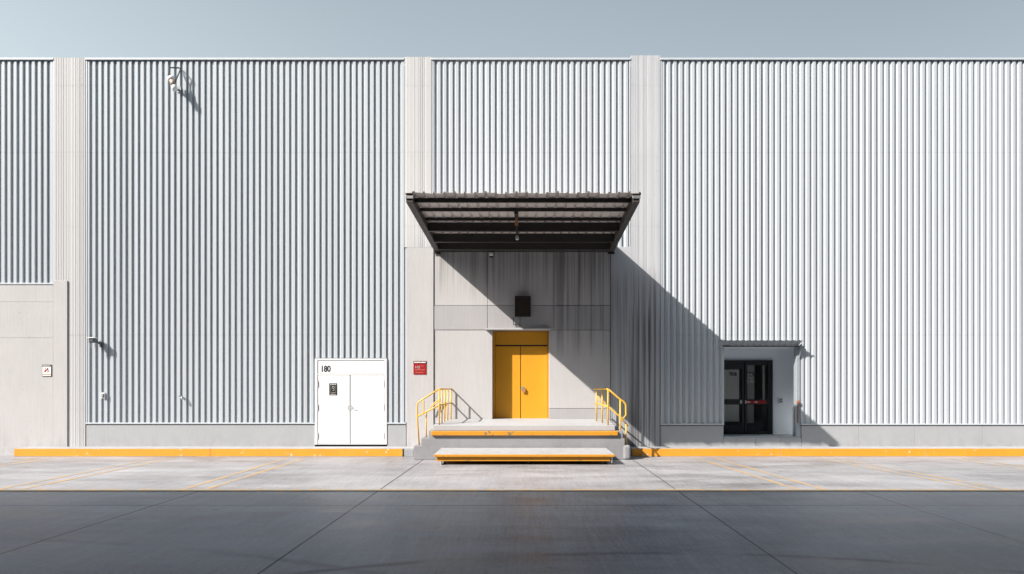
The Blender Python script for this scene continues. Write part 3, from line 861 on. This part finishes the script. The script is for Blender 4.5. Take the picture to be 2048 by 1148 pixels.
dv = 0.0125
t, sx_, sz_ = sign('door_notice', 'black notice with pale lettering on the left leaf of the white door', 658, 675, 766, 791, dv, None)
m = MB(); m.box(sx_(658.4), sx_(674.4), dv, dv+0.006, sz_(790.6), sz_(766.4)); m.build('panel', M['ink'], t, bevel=0.002)
f0 = dv+0.0065; m = MB()
for a_ in ((661, 662, 770, 787), (671, 672, 770, 787)):
    for k in range(9):
        zz = a_[2]+(a_[3]-a_[2])*k/9
        m.box(sx_(a_[0]+0.3), sx_(a_[1]-0.35), f0, f0+0.002, sz_(zz+0.9), sz_(zz))
m.box(sx_(661), sx_(672), f0, f0+0.002, sz_(789.0), sz_(788.0))
m.build('border', M['inkpale'], t)
m = MB(); small_print(m, sx_(660.5), sx_(672.5), sz_(769.6), 0.03, f0, 5, 0.3); m.build('heading', M['inkpale'], t)
m = MB()
for pts in (((664, 774), (666, 772.6), (669, 774), (669.4, 776)), ((664, 777), (666, 775.6), (668, 777.6)), ((665, 781), (667, 781.6), (668.8, 779), (667.5, 777.8))):
    m.tube([(sx_(a_), -f0, sz_(b_)) for a_, b_ in pts], 0.006, 5)
m.build('emblem', M['inkpale'], t)
m = MB()
small_print(m, sx_(663.2), sx_(670), sz_(785.4), 0.014, f0, 6)
m.build('small_print', M['inkpale'], t)

# louvred box above the yellow door
vb = thing('louvred_box', 'dark brown louvred box with a conduit loop above the yellow door', 'vent', P(1045, 633, 0.02))
bd0 = 0.018; bx0, bx1, bz0, bz1 = X(1030, 0.2), X(1061, 0.2), Z(633, 0.2), Z(592, 0.2)
m = MB(); m.box(bx0, bx1, bd0, 0.18, bz0, bz1); m.build('box', M['brown'], vb, bevel=0.012)
m = MB(); a_ = 0.035
m.box(bx0-0.008, bx0+a_, 0.181, 0.205, bz0, bz1); m.box(bx1-a_, bx1+0.008, 0.181, 0.205, bz0, bz1)
m.box(bx0+a_, bx1-a_, 0.181, 0.205, bz1-a_, bz1); m.box(bx0+a_, bx1-a_, 0.181, 0.205, bz0, bz0+a_)
m.build('frame', M['black'], vb, bevel=0.004)
m = MB()
nz = 11
for k in range(nz):
    zz = bz0+a_+ (bz1-bz0-2*a_)*k/nz
    m.add([(bx0+a_, -0.182, zz+0.03), (bx1-a_, -0.182, zz+0.03), (bx1-a_, -0.200, zz), (bx0+a_, -0.200, zz)], [(0,1,2,3)])
m.build('louvre', M['brown'], vb)
m = MB(); m.tube([P(1028, 634, 0.06), P(1027, 641, 0.06), P(1027.2, 649, 0.06), P(1033, 650, 0.05), P(1043, 651, 0.03)], 0.012, 6); m.tube([P(1040, 634, 0.06), P(1040, 649, 0.04)], 0.008, 6)
m.build('conduit', M['black'], vb)

# hanging pipe fitting under the canopy
hf = thing('hanging_fitting', 'rusty pipe fitting hanging from the middle of the canopy', 'lamp', (X(1033, 3.3), -3.3, cz(3.3)))
fx = X(1033, 3.3)
m = MB(); m.box(fx-0.05, fx+0.05, 3.25, 3.65, cz(3.4)-0.14, cz(3.4)-0.08); m.build('hanger', M['steel'], hf, bevel=0.006)
zt_ = cz(3.3)-0.10
m = MB(); m.tube([(fx, -3.3, zt_), (fx, -3.3, zt_-0.12), (fx, -3.3, zt_-0.13), (fx, -3.3, zt_-0.24)], [0.03, 0.03, 0.042, 0.042], 12); m.build('coupling', M['copper'], hf)
m = MB(); m.tube([(fx, -3.3, zt_-0.24), (fx+0.01, -3.3, zt_-0.36), (fx+0.015, -3.28, zt_-0.50)], [0.026, 0.026, 0.022], 12); m.build('pipe', M['beam'], hf)
m = MB(); m.tube([(fx+0.015, -3.28, zt_-0.49), (fx+0.02, -3.28, zt_-0.58), (fx+0.02, -3.28, zt_-0.60)], [0.035, 0.045, 0.02], 12); m.build('nozzle', M['galv'], hf, smooth=True)
# small white lamp under the ledger
ul = thing('eave_lamp', 'tiny white lamp under the wall edge of the canopy', 'lamp', P(982, 511, 0.12))
c_ = P(982.5, 508.5, 0.12)
m = MB(); m.box(c_.x-0.055, c_.x+0.055, 0.02, 0.20, c_.z-0.045, c_.z+0.04); m.build('housing', M['signwhite'], ul, bevel=0.02, segs=3)
m = MB(); m.box(c_.x-0.05, c_.x+0.06, 0.019, 0.10, c_.z-0.085, c_.z-0.047); m.build('bracket', M['black'], ul, bevel=0.005)

# in the recess
socket('outlet_box', 'white wall outlet in the grey recess beside the glass door', 1560.5, 801, -RDp, 0.14, 0.18)
t = thing('light_switch', 'small flat switch plate right beside the black glass door frame', 'switch', P(1548, 791, -RDp))
c_ = P(1548, 791, -RDp)
m = MB(); m.box(c_.x-0.05, c_.x+0.05, -RDp, -RDp+0.012, c_.z-0.07, c_.z+0.07); m.build('plate', M['grey'], t, bevel=0.004)
m = MB(); m.box(c_.x-0.014, c_.x+0.014, -RDp+0.0125, -RDp+0.022, c_.z-0.03, c_.z+0.03); m.build('toggle', M['bluegrey'], t, bevel=0.003)
t = thing('door_stop', 'small dark hook low on the grey recess wall', 'hook', P(1581, 830, -RDp))
m = MB(); m.tube([P(1580, 829.5, -RDp), P(1580.5, 829.5, -RDp+0.06), P(1583, 832, -RDp+0.08)], 0.014, 8); grow(m.build('hook', M['trimdark'], t), (0,0,0))
gp = thing('grab_pipe', 'grey hooked pipe standing on the threshold inside the recess corner', 'pipe', P(1587, 873, -0.10))
m = MB(); m.tube([P(1587.2, 872.7, -0.12), P(1587.2, 818, -0.12), P(1588, 814.5, -0.12), P(1590, 813.2, -0.12), P(1594, 813.2, -0.12)], 0.030, 12); m.build('pipe', M['greymetal'], gp, smooth=True)
m = MB(); m.tube([P(1587.2, 872.7, -0.12), P(1587.2, 871.2, -0.12)], 0.05, 12); m.build('flange', M['greymetal'], gp)
rb = thing('rusty_valve', 'orange rusty valve and streaked pipe on the entrance corner post', 'valve', P(1595, 850, 0.02))
m = MB(); m.box(X(1591.8), X(1597.2), 0.019, 0.09, Z(807), Z(801)); m.build('valve_body', M['rust'], rb, bevel=0.012)
m = MB(); m.tube([P(1595, 807.2, 0.05), P(1595, 846, 0.05)], 0.024, 10); m.build('pipe', M['rustdark'], rb)

# ------------------------------------------------------------------ loading steps
BD = 1.52
ls = thing('loading_steps', 'concrete loading platform with yellow edged step in front of the yellow door', 'steps', (0, -0.8, 0))
m = MB()
lx0, lx1 = X(866, 1.48), X(1230, 1.48)
def lz(dv): return 1.07 - 0.11*dv/1.48
v8 = []
v8 += [(lx0, -1.48, 0.80), (lx1, -1.48, 0.80), (lx1, 0.44, 0.80), (lx0, 0.44, 0.80)]
v8 += [(lx0, -1.48, lz(1.48)), (lx1, -1.48, lz(1.48)), (lx1, 0.44, lz(-0.44)), (lx0, 0.44, lz(-0.44))]
# the platform runs into the door reveal only between the jambs
v8 = [(lx0, -1.48, 0.82), (lx1, -1.48, 0.82), (lx1, -0.012, 0.82), (lx0, -0.012, 0.82), (lx0, -1.48, lz(1.48)), (lx1, -1.48, lz(1.48)), (lx1, -0.012, lz(0)), (lx0, -0.012, lz(0))]
m.hexa(v8); m.build('landing', M['walk'], ls, bevel=0.008)
m = MB(); m.box(dl+0.004, dr-0.004, -0.49, 0.010, 0.82, lz(0)-0.002); m.build('door_sill', M['walk'], ls, bevel=0.004)
m = MB(); q = lambda px: X(px, BD)
m.prism([(q(827), 0.0), (q(1250), 0.0), (q(1250), 0.60), (q(1246), 0.60), (q(1246), 0.815), (q(857), 0.815), (q(857), 0.61), (q(842), 0.61), (q(842), 0.39), (q(827), 0.39)], 0.07, BD)
m.build('platform_base', M['steps'], ls, bevel=0.018, segs=3)
m = MB(); m.box(X(862, 1.6), X(1236, 1.6), BD-0.10, 1.60, 0.685, 0.812); m.build('step_nosing', M['nosey'], ls, bevel=0.014)
tl = MB(); tl.box(X(1246, BD)+0.002, X(1262, BD+0.04), BD-0.5, BD+0.045, 0.0, 0.415); tl.build('corner_pier', M['steps'], ls, bevel=0.075, segs=4)
tl = MB(); tl.box(X(1250, BD)+0.001, X(1262, BD), 0.07, BD-0.505, 0.0, 0.40); tl.build('side_step', M['steps'], ls, bevel=0.02)

st = thing('low_step', 'low free standing step with yellow edges in front of the loading platform', 'step', (X(1048, 2.2), -2.2, 0))
sd0, sd1 = BD+0.03, 2.78
x0f, x1f, x0b, x1b = X(868, sd1), X(1229, sd1), X(883, sd0), X(1212, sd0)
zf_, zbk = Z(908.5, sd1), Z(895.5, sd0)
m = MB(); th = 0.055
m.hexa([(x0f, -sd1, zf_-th), (x1f, -sd1, zf_-th), (x1b, -sd0, zbk-th), (x0b, -sd0, zbk-th), (x0f, -sd1, zf_), (x1f, -sd1, zf_), (x1b, -sd0, zbk), (x0b, -sd0, zbk)])
m.build('tread', M['walk'], st, bevel=0.008)
m = MB(); m.box(x0f-0.004, x1f+0.004, sd1+0.001, sd1+0.022, zf_-th-0.012, zf_-0.004); m.build('nosing', M['nosey'], st, bevel=0.008)
zr = zf_-th-0.02
m = MB(); m.box(x0f+0.06, x1f-0.10, sd0+0.05, sd1-0.05, 0.10, zr); m.build('riser', M['nosey'], st, bevel=0.006)
for xa in (x0f+0.25, 0.0, x1f-0.2):
    for da in (sd1-0.25, sd0+0.2):
        m = MB(); m.tube([(xa, -da, 0.0), (xa, -da, 0.02), (xa, -da, 0.099)], [0.07, 0.035, 0.035], 10); m.build('foot', M['steel'], st)
m = MB(); m.tube([(x1f-0.06, -sd1+0.08, 0.05), (x1f-0.06, -sd1+0.08, zr-0.001)], 0.02, 8); m.build('leveller', M['galv'], st)
m = MB(); m.tube([(x0f+0.18, -sd1+0.06, 0.0), (x0f+0.18, -sd1+0.06, 0.099)], 0.03, 8); m.build('leveller', M['galv'], st)

# ------------------------------------------------------------------ handrails
RR = 0.021
def rail_thing(label, loc): return thing('handrail', label, 'handrail', loc, 'yellow tubular handrails on the loading platform')
def tb(name, pts, parent, r=RR): 
    m = MB(); m.tube(pts, r, 10); return m.build(name, M['raily'], parent, smooth=True)
zt = 1.98; zm = 1.56
lr = rail_thing('left yellow handrail of close set bars stepping down to the pavement', (X(870, 1.38), -1.38, 0.9))
lp = [(878.5, 1.38), (884, 1.06), (889.5, 0.74), (895.5, 0.42), (902, 0.10)]
for px, dv in lp:
    tb('post', [(X(px, dv), -dv, lz(dv)+0.001), (X(px, dv), -dv, zt)], lr, 0.019)
x1_, x2_ = X(878.5, 1.38), X(902, 0.10)
e0 = P(836, 804.5, 1.38); e1 = P(847, 797.5, 1.38)
tb('top_rail', [(X(903.5, 0), -0.004, zt), (x1_+0.02, -1.36, zt), (x1_-0.03, -1.38, zt-0.01), e1, e0+Vector((0.02, 0, 0.012)), e0+Vector((-0.02, 0, -0.05)), P(834.5, 836, 1.38), P(838.5, 892, 1.38)+Vector((0, 0, 0.03))], lr)
f0_ = P(834.8, 833, 1.38)
tb('mid_rail', [(X(903.5, 0), -0.004, zm), (x1_+0.02, -1.36, zm-0.03), (x1_-0.03, -1.38, zm-0.05), f0_], lr)
tb('end_loop', [P(846, 798, 1.38), P(847.5, 804, 1.38), P(847.5, 824, 1.38), P(844.5, 828.5, 1.38), P(838, 832, 1.38)], lr, 0.017)
tb('post', [P(852.5, 824, 1.30), (P(852.5, 824, 1.30).x, -1.30, 0.612)], lr, 0.019)
tb('wall_rail', [P(857, 823, 0.14), P(864, 811, 0.12), P(871, 804, 0.11), P(882, 797, 0.10)], lr, 0.016)
tb('wall_rail', [P(866, 812, 0.14), P(873, 806, 0.12), P(882, 801, 0.10)], lr, 0.012)

rr = rail_thing('right yellow handrail with three wide set posts and a looped end', (X(1225, 1.38), -1.38, 0.9))
rpst = [(1193, 0.50), (1204.5, 0.94), (1216, 1.40)]
for px, dv in rpst:
    tb('post', [(X(px, dv), -dv, lz(dv)+0.001), (X(px, dv), -dv, zt)], rr, 0.022)
xa_, xb_ = X(1188, 0.42), X(1216, 1.40)
tb('top_rail', [(xa_, -0.36, zt), (xb_-0.02, -1.36, zt), (xb_+0.03, -1.40, zt-0.02), P(1240, 798.5, 1.40), P(1247, 803, 1.40), P(1251.5, 808.5, 1.40), P(1252, 830, 1.40), P(1246, 837.5, 1.40)], rr, 0.024)
tb('mid_rail', [(xa_+0.04, -0.40, zm), (xb_-0.02, -1.36, zm-0.06), (xb_+0.03, -1.40, zm-0.09), P(1241, 834.5, 1.40), P(1256, 852, 1.40)], rr, 0.022)
tb('post', [P(1240.5, 799, 1.40), (P(1240.5, 799, 1.40).x, -1.40, 0.62 if False else 0.47)], rr, 0.024)
tb('post', [P(1252.3, 848, 1.40), (P(1252.3, 848, 1.40).x, -1.40, 0.41)], rr, 0.021)
tb('wall_rail', [P(1194, 792, 0.10), P(1203, 798, 0.10), P(1211, 806, 0.10), P(1213, 809, 0.12)], rr, 0.014)
tb('wall_rail', [P(1194, 797, 0.10), P(1201, 803, 0.10), P(1208, 808.5, 0.10)], rr, 0.010)

# ------------------------------------------------------------------ the taller warehouse across the yard, behind the camera, that shades the near ground
OD, RH = 26.0, 7.0
RD0 = 7.22 + RH / (-SUN.z)                      # front edge of the added shade roof
ob = thing('opposite_building', 'tall plain building across the yard with an added unseen roof that shades the near ground', 'building', (-10, -OD-6, 0))
m = MB(); m.box(-80, 45, OD, OD+12, 0.0, 22.0); m.build('wall', M['opposite'], ob)
m = MB(); m.box(-80.2, 45.2, OD-0.1, OD+12.1, 22.001, 22.3); m.build('roof', M['opposite'], ob)
m = MB(); m.box(-80, 45, RD0, OD-0.003, RH, RH+0.35); m.build('added_shade_roof', M['opposite'], ob)  # unseen roof, added to shade the near ground and block sky light
for k in range(10):
    xk = -72+k*12
    m = MB(); m.box(xk, xk+4, OD-0.05, OD-0.001, 0, 4.5); m.build('loading_shutter', M['greymetal'], ob)
